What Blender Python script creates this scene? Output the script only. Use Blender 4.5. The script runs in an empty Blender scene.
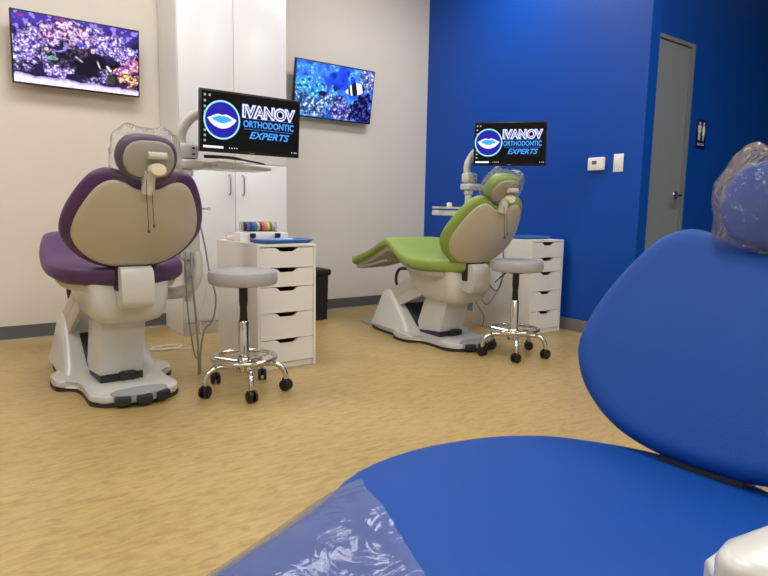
import bpy, bmesh, math, random
from mathutils import Vector, Matrix, noise
random.seed(7)
PI = math.pi
C = bpy.context.scene.collection
R = math.radians

# ------------------------------------------------------------------ helpers
def srgb(r, g, b):
    def f(c):
        c /= 255.0
        return c / 12.92 if c <= .04045 else ((c + .055) / 1.055) ** 2.4
    return (f(r), f(g), f(b), 1.0)

MATS = {}
def mat(name, col, rough=.5, metal=0.0, bump=0.0, bscale=60, vary=0.0, vscale=4.0, coat=0.0, spec=.5, sheen=0.0, sub=0.0):
    if name in MATS: return MATS[name]
    m = bpy.data.materials.new(name); m.use_nodes = True
    nt = m.node_tree; b = nt.nodes['Principled BSDF']
    b.inputs['Base Color'].default_value = col
    b.inputs['Roughness'].default_value = rough
    b.inputs['Metallic'].default_value = metal
    b.inputs['Specular IOR Level'].default_value = spec
    b.inputs['Coat Weight'].default_value = coat
    b.inputs['Sheen Weight'].default_value = sheen
    tc = nt.nodes.new('ShaderNodeTexCoord')
    if vary:
        n = nt.nodes.new('ShaderNodeTexNoise'); n.inputs['Scale'].default_value = vscale; n.inputs['Detail'].default_value = 4
        nt.links.new(tc.outputs['Object'], n.inputs['Vector'])
        mx = nt.nodes.new('ShaderNodeMixRGB'); mx.blend_type = 'MULTIPLY'
        rp = nt.nodes.new('ShaderNodeValToRGB')
        rp.color_ramp.elements[0].color = (1 - vary, 1 - vary, 1 - vary, 1); rp.color_ramp.elements[1].color = (1, 1, 1, 1)
        rp.color_ramp.elements[0].position = .3; rp.color_ramp.elements[1].position = .7
        nt.links.new(n.outputs['Fac'], rp.inputs['Fac'])
        mx.inputs['Fac'].default_value = 1; mx.inputs['Color1'].default_value = col
        nt.links.new(rp.outputs['Color'], mx.inputs['Color2'])
        nt.links.new(mx.outputs['Color'], b.inputs['Base Color'])
    if bump:
        n = nt.nodes.new('ShaderNodeTexNoise'); n.inputs['Scale'].default_value = bscale; n.inputs['Detail'].default_value = 3
        nt.links.new(tc.outputs['Object'], n.inputs['Vector'])
        bp = nt.nodes.new('ShaderNodeBump'); bp.inputs['Strength'].default_value = bump; bp.inputs['Distance'].default_value = .002
        nt.links.new(n.outputs['Fac'], bp.inputs['Height']); nt.links.new(bp.outputs['Normal'], b.inputs['Normal'])
    MATS[name] = m
    return m

def emit(name, col, strength=1.0):
    if name in MATS: return MATS[name]
    m = bpy.data.materials.new(name); m.use_nodes = True
    b = m.node_tree.nodes['Principled BSDF']
    b.inputs['Base Color'].default_value = (.004, .004, .005, 1)
    b.inputs['Roughness'].default_value = .25; b.inputs['Specular IOR Level'].default_value = .12
    b.inputs['Emission Color'].default_value = col
    b.inputs['Emission Strength'].default_value = strength
    MATS[name] = m
    return m

def vc_emit(name, strength):
    m = bpy.data.materials.new(name); m.use_nodes = True
    nt = m.node_tree; b = nt.nodes['Principled BSDF']
    b.inputs['Base Color'].default_value = (.004, .004, .005, 1)
    b.inputs['Roughness'].default_value = .2; b.inputs['Specular IOR Level'].default_value = .15
    a = nt.nodes.new('ShaderNodeVertexColor'); a.layer_name = 'picture'
    nt.links.new(a.outputs['Color'], b.inputs['Emission Color'])
    b.inputs['Emission Strength'].default_value = strength
    return m

def plastic(name, haze, tint=(1, 1, 1, 1), crinkle=1.0, scale=25):
    m = bpy.data.materials.new(name); m.use_nodes = True
    nt = m.node_tree; nt.nodes.clear()
    out = nt.nodes.new('ShaderNodeOutputMaterial')
    tr = nt.nodes.new('ShaderNodeBsdfTransparent'); tr.inputs['Color'].default_value = (.97, .97, .98, 1)
    gl = nt.nodes.new('ShaderNodeBsdfGlossy'); gl.inputs['Roughness'].default_value = .08
    df = nt.nodes.new('ShaderNodeBsdfDiffuse'); df.inputs['Color'].default_value = tint
    fr = nt.nodes.new('ShaderNodeFresnel'); fr.inputs['IOR'].default_value = 1.45
    tc = nt.nodes.new('ShaderNodeTexCoord')
    n = nt.nodes.new('ShaderNodeTexNoise'); n.inputs['Scale'].default_value = scale; n.inputs['Detail'].default_value = 3; n.inputs['Distortion'].default_value = 1.5
    nt.links.new(tc.outputs['Object'], n.inputs['Vector'])
    bp = nt.nodes.new('ShaderNodeBump'); bp.inputs['Strength'].default_value = crinkle; bp.inputs['Distance'].default_value = .01
    nt.links.new(n.outputs['Fac'], bp.inputs['Height'])
    for s in (gl, fr): nt.links.new(bp.outputs['Normal'], s.inputs['Normal'])
    m1 = nt.nodes.new('ShaderNodeMixShader'); m1.inputs['Fac'].default_value = haze
    nt.links.new(tr.outputs[0], m1.inputs[1]); nt.links.new(df.outputs[0], m1.inputs[2])
    m2 = nt.nodes.new('ShaderNodeMixShader')
    mu = nt.nodes.new('ShaderNodeMath'); mu.operation = 'MULTIPLY'; mu.inputs[1].default_value = .6; nt.links.new(fr.outputs[0], mu.inputs[0]); nt.links.new(mu.outputs[0], m2.inputs['Fac']); nt.links.new(m1.outputs[0], m2.inputs[1]); nt.links.new(gl.outputs[0], m2.inputs[2])
    nt.links.new(m2.outputs[0], out.inputs['Surface'])
    return m

def thing(name, label, cat, loc=(0, 0, 0), rz=0, group=None):
    o = bpy.data.objects.new(name, None); C.objects.link(o)
    o.empty_display_size = .1
    o.location = loc; o.rotation_euler = (0, 0, rz)
    o['label'] = label; o['category'] = cat
    if group: o['group'] = group
    return o
def tag(o, label, cat, group=None):
    o['label'] = label; o['category'] = cat
    if group: o['group'] = group
    return o

def obj(name, bm, m, parent=None, smooth=True, loc=(0, 0, 0), rot=(0, 0, 0), angle=40):
    me = bpy.data.meshes.new(name)
    bmesh.ops.recalc_face_normals(bm, faces=bm.faces[:])
    bm.to_mesh(me); bm.free()
    ms = m if isinstance(m, (list, tuple)) else [m]
    for x in ms: me.materials.append(x)
    if smooth:
        me.polygons.foreach_set('use_smooth', [True] * len(me.polygons))
        me.set_sharp_from_angle(angle=R(angle))
    o = bpy.data.objects.new(name, me); C.objects.link(o)
    o.location = loc; o.rotation_euler = rot
    if parent: o.parent = parent
    return o
def struct(name, bm, m, **k):
    o = obj(name, bm, m, **k); o['kind'] = 'structure'; return o

def B(): return bmesh.new()
def box(bm, x0, x1, y0, y1, z0, z1, bev=0, seg=2, M=None, mi=0):
    vs = [bm.verts.new((x, y, z)) for x in (x0, x1) for y in (y0, y1) for z in (z0, z1)]
    F = [(0, 1, 3, 2), (4, 6, 7, 5), (0, 4, 5, 1), (2, 3, 7, 6), (0, 2, 6, 4), (1, 5, 7, 3)]
    fs = [bm.faces.new([vs[i] for i in f]) for f in F]
    for f in fs: f.material_index = mi
    g = list(vs)
    if bev:
        es = list({e for f in fs for e in f.edges})
        r = bmesh.ops.bevel(bm, geom=es, offset=bev, segments=seg, profile=.5, affect='EDGES')
        g = list({v for f in r['faces'] for v in f.verts} | {v for v in vs if v.is_valid})
        for f in r['faces']: f.material_index = mi
    if M is not None:
        bmesh.ops.transform(bm, matrix=M, verts=g)
    return bm
def catmull(P, n=6):
    P = [Vector(p) for p in P]
    if len(P) < 3: return P
    out = []
    for i in range(len(P) - 1):
        p0 = P[i - 1] if i else P[0] * 2 - P[1]
        p1, p2 = P[i], P[i + 1]
        p3 = P[i + 2] if i + 2 < len(P) else P[-1] * 2 - P[-2]
        for k in range(n):
            t = k / n
            out.append(.5 * ((2 * p1) + (p2 - p0) * t + (2 * p0 - 5 * p1 + 4 * p2 - p3) * t * t + (3 * p1 - p0 - 3 * p2 + p3) * t ** 3))
    out.append(P[-1]); return out
def tube(bm, P, r, seg=12, smooth=6, closed=False, mi=0, sx=1.0):
    P = catmull(P, smooth) if smooth and not closed else [Vector(p) for p in P]
    n = len(P); rings = []
    up = Vector((0, 0, 1)); prev = None
    for i, p in enumerate(P):
        if closed: t = (P[(i + 1) % n] - P[i - 1]).normalized()
        else: t = (P[min(i + 1, n - 1)] - P[max(i - 1, 0)]).normalized()
        if prev is None:
            a = up if abs(t.dot(up)) < .9 else Vector((1, 0, 0))
            x = t.cross(a).normalized()
        else:
            x = (prev - t * prev.dot(t)).normalized()
        prev = x; y = t.cross(x)
        rr = r[i * (len(r) - 1) // max(1, n - 1)] if isinstance(r, (list, tuple)) else r
        rings.append([bm.verts.new(p + (x * math.cos(a) * sx + y * math.sin(a)) * rr) for a in [2 * PI * k / seg for k in range(seg)]])
    m = n if closed else n - 1
    for i in range(m):
        A, D = rings[i], rings[(i + 1) % n]
        for k in range(seg):
            f = bm.faces.new((A[k], A[(k + 1) % seg], D[(k + 1) % seg], D[k])); f.material_index = mi
    if not closed:
        for rg in (rings[0], rings[-1]):
            f = bm.faces.new(rg); f.material_index = mi
    return bm
def lathe(bm, prof, seg=40, cx=0, cy=0, mi=0, M=None):
    rings = []; allv = []
    for r, z in prof:
        if r < 1e-5: v = [bm.verts.new((cx, cy, z))]
        else: v = [bm.verts.new((cx + r * math.cos(2 * PI * k / seg), cy + r * math.sin(2 * PI * k / seg), z)) for k in range(seg)]
        rings.append(v); allv += v
    for a, b in zip(rings[:-1], rings[1:]):
        for k in range(seg):
            k2 = (k + 1) % seg
            q = [a[k % len(a)], a[k2 % len(a)], b[k2 % len(b)], b[k % len(b)]]
            u = []
            for v in q:
                if v not in u: u.append(v)
            if len(u) > 2:
                f = bm.faces.new(u); f.material_index = mi
    if M is not None: bmesh.ops.transform(bm, matrix=M, verts=allv)
    return bm
def rings_mesh(bm, rings, cap=True, mi=0):
    n = len(rings[0])
    V = [[bm.verts.new(p) for p in rg] for rg in rings]
    for a, b in zip(V[:-1], V[1:]):
        for k in range(n):
            f = bm.faces.new((a[k], a[(k + 1) % n], b[(k + 1) % n], b[k])); f.material_index = mi
    if cap:
        for rg in (V[0], V[-1]):
            f = bm.faces.new(rg); f.material_index = mi
    return V
def prism(bm, poly, z0, z1, bev=0, seg=2, mi=0, M=None):
    a = [bm.verts.new((x, y, z0)) for x, y in poly]; b = [bm.verts.new((x, y, z1)) for x, y in poly]
    fs = [bm.faces.new(a), bm.faces.new(b)]
    n = len(poly)
    for i in range(n): fs.append(bm.faces.new((a[i], a[(i + 1) % n], b[(i + 1) % n], b[i])))
    for f in fs: f.material_index = mi
    g = a + b
    if bev:
        es = list(set(list(fs[0].edges) + list(fs[1].edges)))
        r = bmesh.ops.bevel(bm, geom=es, offset=bev, segments=seg, profile=.5, affect='EDGES')
        g = list({v for f in bm.faces if f.is_valid for v in f.verts}) if M is not None else g
    if M is not None: bmesh.ops.transform(bm, matrix=M, verts=g)
    return bm
def smooth_outline(half, n=8):
    """half: (u,v) from bottom centre up one side to top centre; returns a closed loop"""
    P = catmull([(u, v, 0) for u, v in half], n)
    right = [(p.x, p.y) for p in P]
    left = [(-x, y) for x, y in right[1:-1]][::-1]
    return right + left
def pad(bm, outline, thick, bend, centre, nr=7, edge=.35, flat=0.0, back_scale=1.0, mi=0, puff=.35):
    """cushion: rings from a rounded rim to the middle on both faces. bend(u,v,n)->xyz"""
    cu, cv = centre; rings = []
    def ring(s, n): return [bend(cu + (u - cu) * s, cv + (v - cv) * s, n) for u, v in outline]
    h = thick / 2
    N = 6
    prof = []
    for s in [.0, .12, .3, .5, .7, .84]:
        prof.append((max(s, .001), h * (1 + puff * (1 - (s / .84) ** 2))))
    for k in range(1, N):
        a = PI / 2 * k / N
        prof.append((.84 + .16 * math.sin(a), h * math.cos(a) ** .8))
    prof.append((1.0, 0))
    front = [(s, n) for s, n in prof]; backp = [(s * 1.0, -n * back_scale) for s, n in prof[:-1]][::-1]
    for s, n in front + backp: rings.append(ring(s, n))
    rings_mesh(bm, rings, cap=True, mi=mi)
    return bm
def extrude_profile(bm, prof, x0, x1, bev=0, mi=0, taper=None):
    """prof: (y,z) polygon, extruded along x"""
    a = [bm.verts.new((x0, y, z)) for y, z in prof]; b = [bm.verts.new((x1, y, z)) for y, z in prof]
    fs = [bm.faces.new(a), bm.faces.new(b)]; n = len(prof)
    for i in range(n): fs.append(bm.faces.new((a[i], a[(i + 1) % n], b[(i + 1) % n], b[i])))
    for f in fs: f.material_index = mi
    if bev:
        es = list({e for f in fs for e in f.edges})
        bmesh.ops.bevel(bm, geom=es, offset=bev, segments=3, profile=.5, affect='EDGES', clamp_overlap=True)
    return bm
def text_bm(s, width, height, offset=0.0, shear=0.0, thick=.0008, space=1.0):
    cu = bpy.data.curves.new('t', 'FONT'); cu.body = s; cu.align_x = 'CENTER'; cu.align_y = 'CENTER'
    cu.offset = offset; cu.shear = shear; cu.space_character = space; cu.resolution_u = 4; cu.fill_mode = 'FRONT'
    ob = bpy.data.objects.new('t', cu); C.objects.link(ob)
    bpy.context.view_layer.update()
    me = bpy.data.meshes.new_from_object(ob.evaluated_get(bpy.context.evaluated_depsgraph_get()))
    bm = B(); bm.from_mesh(me)
    bpy.data.objects.remove(ob); bpy.data.curves.remove(cu); bpy.data.meshes.remove(me)
    xs = [v.co.x for v in bm.verts]; ys = [v.co.y for v in bm.verts]
    w = max(xs) - min(xs); h = max(ys) - min(ys); mx = (max(xs) + min(xs)) / 2; my = (max(ys) + min(ys)) / 2
    for v in bm.verts:
        v.co = Vector(((v.co.x - mx) / w * width, 0, (v.co.y - my) / h * height))
    return bm
def move(bm, d, verts=None):
    bmesh.ops.translate(bm, vec=d, verts=verts or bm.verts[:]); return bm

# ------------------------------------------------------------------ materials
M_beige = mat('beige_paint', srgb(220, 212, 200), .55, bump=.25, bscale=180, vary=.02, vscale=1.5)
M_bluew = mat('blue_paint', srgb(0, 70, 168), .45, spec=.3, bump=.25, bscale=180, vary=.04, vscale=1.2)
M_ceil = mat('ceiling_tile', srgb(225, 223, 218), .9, bump=.3, bscale=90)
M_base = mat('grey_vinyl_base', srgb(92, 95, 99), .4, vary=.06)
M_base2 = mat('light_grey_vinyl_base', srgb(112, 113, 112), .4, vary=.06)
M_caulk = mat('baseboard_toe', srgb(178, 172, 160), .5)
M_white = mat('white_laminate', srgb(226, 226, 228), .22, vary=.01)
M_cabside = mat('white_melamine', srgb(226, 224, 220), .45)
M_cabwhite = mat('white_lacquer', srgb(232, 230, 226), .35, vary=.01)
M_plast = mat('white_moulded_plastic', srgb(200, 200, 195), .3, coat=.2)
M_ivory = mat('ivory_plastic', srgb(228, 218, 192), .35)
M_shell = mat('beige_back_shell', srgb(188, 182, 166), .28, coat=.2, vary=.02)
M_link = mat('beige_grey_cover', srgb(188, 184, 172), .45)
M_purple = mat('purple_vinyl', srgb(76, 44, 92), .42, bump=.2, bscale=300, vary=.06)
M_green = mat('lime_green_vinyl', srgb(138, 162, 74), .4, bump=.2, bscale=300, vary=.06)
M_blue = mat('blue_vinyl', srgb(6, 68, 152), .5, spec=.25, bump=.35, bscale=700, vary=.06, vscale=7)
M_greyp = mat('grey_plastic', srgb(150, 154, 160), .4)
M_dark = mat('dark_rubber_and_shade', srgb(34, 36, 40), .55)
M_black = mat('black_plastic', srgb(14, 14, 16), .3)
M_blackb = mat('black_bin_vinyl', srgb(18, 18, 22), .55, bump=.3, bscale=200)
M_chrome = mat('chrome', srgb(215, 213, 208), .12, metal=1)
M_steel = mat('brushed_steel', srgb(170, 168, 165), .3, metal=1)
M_greyv = mat('grey_stool_vinyl', srgb(165, 165, 170), .35, bump=.15, bscale=300)
M_tray = mat('blue_plastic_tray', srgb(24, 104, 176), .3, coat=.3)
M_clip = mat('navy_clip', srgb(16, 40, 80), .4)
M_door = mat('grey_door_paint', srgb(128, 136, 144), .4, vary=.03)
M_frame = mat('door_frame_paint', srgb(120, 126, 132), .4)
M_hose = mat('grey_hose', srgb(140, 138, 132), .5)
M_cable = mat('dark_cable', srgb(60, 58, 58), .5)
M_wcable = mat('white_cable', srgb(225, 222, 214), .5)
M_tvback = mat('tv_black', srgb(12, 12, 14), .35)
M_pink = mat('pink_packet', srgb(228, 208, 212), .4)
M_packet = mat('white_packet', srgb(235, 233, 226), .4)
M_bag = plastic('clear_plastic_bag', .05, (.9, .92, .96, 1), 1.0, 22)
M_film = plastic('clear_plastic_film', .10, (.75, .76, .82, 1), .35, 13)
M_glare = M_film
M_clearbox = plastic('clear_acrylic', .12, (1, 1, 1, 1), .0, 5)

def floor_mat():
    m = bpy.data.materials.new('tan_sheet_flooring'); m.use_nodes = True
    nt = m.node_tree; b = nt.nodes['Principled BSDF']; L = nt.links
    tc = nt.nodes.new('ShaderNodeTexCoord')
    mp = nt.nodes.new('ShaderNodeMapping'); mp.inputs['Scale'].default_value = (1, 3.2, 1); mp.inputs['Rotation'].default_value = (0, 0, R(35))
    L.new(tc.outputs['Object'], mp.inputs['Vector'])
    n1 = nt.nodes.new('ShaderNodeTexNoise'); n1.inputs['Scale'].default_value = 14; n1.inputs['Detail'].default_value = 8; n1.inputs['Roughness'].default_value = .65; n1.inputs['Distortion'].default_value = .8
    L.new(mp.outputs[0], n1.inputs['Vector'])
    n2 = nt.nodes.new('ShaderNodeTexNoise'); n2.inputs['Scale'].default_value = 2.2; n2.inputs['Detail'].default_value = 4
    L.new(tc.outputs['Object'], n2.inputs['Vector'])
    r1 = nt.nodes.new('ShaderNodeValToRGB'); e = r1.color_ramp.elements
    e[0].position = .3; e[0].color = srgb(158, 132, 80); e[1].position = .62; e[1].color = srgb(190, 165, 110)
    x = r1.color_ramp.elements.new(.46); x.color = srgb(179, 152, 98)
    L.new(n1.outputs['Fac'], r1.inputs['Fac'])
    r2 = nt.nodes.new('ShaderNodeValToRGB'); e = r2.color_ramp.elements
    e[0].position = .3; e[0].color = (.86, .85, .83, 1); e[1].position = .7; e[1].color = (1, 1, 1, 1)
    L.new(n2.outputs['Fac'], r2.inputs['Fac'])
    mx = nt.nodes.new('ShaderNodeMixRGB'); mx.blend_type = 'MULTIPLY'; mx.inputs['Fac'].default_value = 1
    L.new(r1.outputs[0], mx.inputs['Color1']); L.new(r2.outputs[0], mx.inputs['Color2'])
    L.new(mx.outputs[0], b.inputs['Base Color'])
    b.inputs['Roughness'].default_value = .33
    bp = nt.nodes.new('ShaderNodeBump'); bp.inputs['Strength'].default_value = .12; bp.inputs['Distance'].default_value = .002
    L.new(n1.outputs['Fac'], bp.inputs['Height']); L.new(bp.outputs[0], b.inputs['Normal'])
    return m
M_floor = floor_mat()

# ------------------------------------------------------------------ room
WX, WY = 3.838, 4.547      # blue wall plane, beige wall plane
XL, YB, XR = -3.6, -2.6, 7.6
H = 3.10
YE = 2.287                 # free end of the blue wall
YD = 2.40                  # wall with the door
b = B(); box(b, XL - .1, XR + .1, YB - .1, WY + .1, -.1, 0); struct('floor', b, M_floor, smooth=False)
b = B(); box(b, XL - .1, XR + .1, YB - .1, WY + .1, H, H + .1); struct('ceiling', b, M_ceil, smooth=False)
b = B(); box(b, XL - .1, WX, WY, WY + .1, 0, H); struct('wall_back', b, M_beige, smooth=False)
b = B(); box(b, WX, WX + .11, YE, WY + .1, 0, H); struct('wall_right', b, M_bluew, smooth=False)
b = B(); box(b, XL - .1, XL, YB, WY, 0, H); struct('wall_left', b, M_beige, smooth=False)
b = B(); box(b, XL - .1, XR + .1, YB - .1, YB, 0, H); struct('wall_front', b, M_beige, smooth=False)
DX0, DX1, DZ = 3.975, 4.60, 2.135
b = B()
box(b, DX1 + .035, XR, YD, YD + .1, 0, H)
box(b, WX + .11, DX1 + .035, YD, YD + .1, DZ + .03, H)
struct('wall_door_side', b, M_bluew, smooth=False)
b = B(); box(b, XR, XR + .1, YB, YD + .1, 0, H); struct('wall_far', b, M_bluew, smooth=False)
# door
dr = bpy.data.objects.new('door_1', None); C.objects.link(dr); dr['kind'] = 'structure'; dr.location = (DX0, YD, 0)
b = B(); box(b, 0, DX1 - DX0 - .004, .012, .055, .008, DZ, .002, 1); obj('door_leaf', b, M_door, dr)
b = B()
box(b, DX1 - DX0, DX1 - DX0 + .035, -.006, .1, 0, DZ + .03); box(b, -.003, DX1 - DX0, -.001, .1, DZ + .004, DZ + .03)
obj('door_frame', b, M_frame, dr, smooth=False)
b = B()
hx = DX1 - DX0 - .075
Mr = Matrix.Translation((hx, .012, 1.045)) @ Matrix.Rotation(PI / 2, 4, 'X')
lathe(b, [(0, 0), (.034, 0), (.034, .006), (.03, .011), (.014, .014), (.012, .05), (0, .052)], 24, M=Mr)
tube(b, [(hx, -.036, 1.045), (hx - .03, -.04, 1.045), (hx - .075, -.042, 1.043), (hx - .115, -.036, 1.04)], .010, 10)
obj('door_handle', b, M_chrome, dr)
# baseboards
b = B(); box(b, XL, WX, WY - .009, WY, .004, .1, .002, 1); box(b, XL, WX, WY - .014, WY, 0, .012, 0, mi=1)
struct('baseboard_back', b, [M_base, M_caulk], smooth=False)
b = B(); box(b, WX - .009, WX, YE, WY - .014, .004, .1, .002, 1); box(b, WX - .014, WX, YE, WY - .014, 0, .008, 0, mi=1)
box(b, WX, WX + .11, YE - .009, YE, 0, .1, .002, 1)
struct('baseboard_right', b, [M_base2, M_caulk], smooth=False)
b = B(); box(b, DX1 + .035, XR, YD - .009, YD, 0, .1); struct('baseboard_door_side', b, M_base2, smooth=False)

# ceiling light fixtures
E_light = emit('light_diffuser', (1.0, .99, .975, 1), 12.5)
def troffer(x, y, rz, label):
    t = thing('ceiling_light', label, 'light', (x, y, H - .03), rz, 'recessed ceiling light panels')
    b = B()
    for (x0, x1, y0, y1) in ((-.61, .61, -.305, -.28), (-.61, .61, .28, .305), (-.61, -.585, -.28, .28), (.585, .61, -.28, .28)): box(b, x0, x1, y0, y1, 0, .03)
    obj('frame', b, M_cabwhite, t, smooth=False)
    b = B(); box(b, -.585, .585, -.28, .28, .012, .03); obj('diffuser', b, E_light, t, smooth=False)
rows = {3.3: 'nearest the beige wall', 1.0: 'in the middle row', -1.3: 'in the row farthest from the beige wall'}
colsx = {-1.3: 'left', .9: 'central', 3.3: 'right'}
for yy, a in rows.items():
    for xx, c in colsx.items():
        troffer(xx - (.3 if xx > 3 and yy > 3 else 0), yy, 0, c + ' ceiling light panel ' + a)

# ------------------------------------------------------------------ tall white wardrobe
def wardrobe():
    x0, x1, y0, y1, zt = 1.320, 2.116, 4.117, WY - .012, 2.72
    t = thing('tall_cabinet', 'tall white glossy two-column cupboard against the beige wall', 'cabinet', (0, 0, 0))
    b = B(); box(b, x0, x1, y0 + .02, y1, .0, zt, .002, 1); obj('cabinet_body', b, M_cabside, t)
    b = B(); box(b, x0 + .0, x1, y0 + .002, y0 + .02, 0.0, .085, .001, 1); obj('plinth', b, M_caulk, t)
    xm, zs = 1.708, 1.208
    for (a, c, z0, z1, hs) in ((x0, xm, .09, zs, 1), (xm, x1, .09, zs, -1), (x0, xm, zs, zt, 0), (xm, x1, zs, zt, 0)):
        b = B(); box(b, a + .002, c - .002, y0, y0 + .0195, z0 + .002, z1 - .002, .002, 2)
        d = obj('door', b, M_white, t)
        if hs:
            hx = xm - hs * .047 if hs > 0 else xm + .055
            b = B(); tube(b, [(hx, y0 + .001, .985), (hx, y0 - .022, .99), (hx, y0 - .03, 1.01), (hx, y0 - .03, 1.10), (hx, y0 - .022, 1.12), (hx, y0 + .001, 1.125)], .0055, 8)
            obj('handle', b, M_steel, d)
wardrobe()

# ------------------------------------------------------------------ five-drawer units
def drawer_unit(loc, label):
    W, D, Hh = .36, .58, .70
    t = thing('drawer_unit', label, 'drawer unit', loc, 0)
    b = B()
    box(b, 0, .016, 0, D, 0, Hh - .016, .001, 1); box(b, W - .016, W, 0, D, 0, Hh - .016, .001, 1)
    box(b, 0, W, 0, D, Hh - .016, Hh, .001, 1); box(b, .016, W - .016, .02, D, .02, .036); box(b, .016, W - .016, D - .01, D, .036, Hh - .016)
    box(b, .016, W - .016, .012, .03, .0, .032, .001, 1)
    obj('cabinet_body', b, M_cabwhite, t, smooth=False)
    sp = [Hh - .018, .568, .462, .318, .168, .034]
    for z1, z0 in zip(sp[:-1], sp[1:]):
        z1 -= .002; z0 += .002
        xa, xb, xc = .018, W - .018, W / 2
        poly = [(xa, z0), (xb, z0), (xb, z1), (xc + .078, z1), (xc + .062, z1 - .004), (xc + .046, z1 - .018), (xc + .036, z1 - .022), (xc - .036, z1 - .022), (xc - .046, z1 - .018), (xc - .062, z1 - .004), (xc - .078, z1), (xa, z1)]
        b = B(); Mx = Matrix.Translation((0, .003 + .016, 0)) @ Matrix.Rotation(PI / 2, 4, 'X')
        prism(b, poly, 0, .016, 0, M=Mx)
        d = obj('drawer', b, M_cabwhite, t, smooth=False)
        b = B(); box(b, xa + .01, xb - .01, .03, .5, z0 + .006, z0 + .012); box(b, xa + .01, xa + .02, .03, .5, z0 + .012, z1 - .03); box(b, xb - .02, xb - .01, .03, .5, z0 + .012, z1 - .03)
        obj('drawer_box', b, M_dark, d, smooth=False)  # dark colour puts the shade seen through the handle notch into the box
    return t
drawer_unit((1.350, 2.972, 0), 'white five-drawer unit with spools and a blue tray on top, by the purple chair')
drawer_unit((3.425, 2.842, 0), 'white five-drawer unit against the blue wall beside the green chair')

# things on the drawer units
def tray(x, y, z, w, d, rz, label):
    b = B()
    def loop(sx, sy, z, r=.03):
        P = []
        for (cx, cy, a0) in ((sx - r, sy - r, 0), (-sx + r, sy - r, 90), (-sx + r, -sy + r, 180), (sx - r, -sy + r, 270)):
            for k in range(6):
                a = R(a0 + 90 * k / 5); P.append((cx + r * math.cos(a), cy + r * math.sin(a), z))
        return P
    hw, hd = w / 2, d / 2
    rings_mesh(b, [loop(hw - .02, hd - .02, 0), loop(hw - .006, hd - .006, .014), loop(hw, hd, .02), loop(hw - .003, hd - .003, .022), loop(hw - .012, hd - .012, .014), loop(hw - .024, hd - .024, .004)])
    return tag(obj('instrument_tray', b, M_tray, None, loc=(x, y, z), rot=(0, 0, rz)), label, 'tray')
tray(1.552, 3.085, .7005, .33, .20, R(4), 'bright blue plastic tray on the drawer unit beside the purple chair')
tray(3.60, 3.04, .7005, .30, .24, R(0), 'blue plastic tray on the drawer unit against the blue wall')
# tie holder box behind the tray
b = B(); box(b, -.155, .155, -.045, .045, 0, .052, .004, 2)
hb = tag(obj('supply_box', b, M_packet, None, loc=(1.515, 3.275, .7005), rot=(0, 0, R(2))), 'white supply box behind the blue tray, carrying the coloured spools', 'box')
for x in (1.432, 1.588):
    b = B(); box(b, -.012, .012, -.008, .008, 0, .05, .002, 2); box(b, -.016, .016, -.011, -.006, .026, .05, .001, 1)
    tag(obj('instrument_clip', b, M_clip, None, loc=(x, 3.213, .7005)), ('left' if x < 1.5 else 'right') + ' of two navy clips standing behind the blue tray', 'clip')
b = B(); box(b, -.035, .06, -.075, .075, 0, .028, .008, 3)
tag(obj('supply_packet', b, M_pink, None, loc=(1.405, 3.40, .7005), rot=(0, 0, R(-6))), 'pale pink packet lying at the rear left corner of the drawer unit top', 'packet')
sx = 1.43
cols = [((50, 48, 60), 'charcoal'), ((120, 110, 170), 'lavender'), ((70, 74, 150), 'indigo'), ((60, 110, 190), 'blue'), ((60, 150, 140), 'teal'), ((200, 205, 205), 'pale grey'), ((130, 74, 70), 'brown'), ((226, 110, 110), 'coral'), ((240, 160, 110), 'orange'), ((235, 215, 120), 'yellow'), ((90, 160, 80), 'green'), ((215, 190, 190), 'blush')]
rack = thing('spool_rack', 'clear rack holding a row of coloured elastic spools on the white supply box', 'rack', (1.500, 3.285, .7525))
b = B(); box(b, -.105, .105, -.034, .034, 0, .004); box(b, -.105, .105, .031, .034, .004, .065)
obj('back_panel', b, M_clearbox, rack, smooth=False)
for s in (-1, 1):
    b = B(); box(b, s * .105 - .0015, s * .105 + .0015, -.03, .03, 0.004, .06); obj('end_panel', b, M_clearbox, rack, smooth=False)
for i, (c, nm) in enumerate(cols):
    m = mat('spool_' + nm.replace(' ', '_'), srgb(*c), .4)
    Mx = Matrix.Rotation(PI / 2, 4, 'Y')
    b = B(); lathe(b, [(0, -.0068), (.028, -.0068), (.028, -.0045), (.022, -.0035), (.022, .0035), (.028, .0045), (.028, .0068), (0, .0068)], 20, M=Mx)
    tag(obj('elastic_spool', b, m, None, loc=(1.500 - .088 + i * .016, 3.285, .7525 + .033)), nm + ' spool in the row of coloured spools on the drawer unit', 'spool', 'coloured elastic spools')

# bin
bn = thing('lidded_bin', 'black lidded bin partly hidden behind the white drawer unit', 'bin', (2.335, 4.31, 0))
b = B(); rings_mesh(b, [[(sx * w, sy * w * .9, z) for sx, sy in ((-1, -1), (1, -1), (1, 1), (-1, 1))] for w, z in ((.165, 0), (.172, .37))]); obj('bin_body', b, M_blackb, bn, smooth=False)
b = B(); box(b, -.19, .19, -.175, .175, .365, .415, .012, 3); obj('lid', b, M_blackb, bn)

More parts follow.
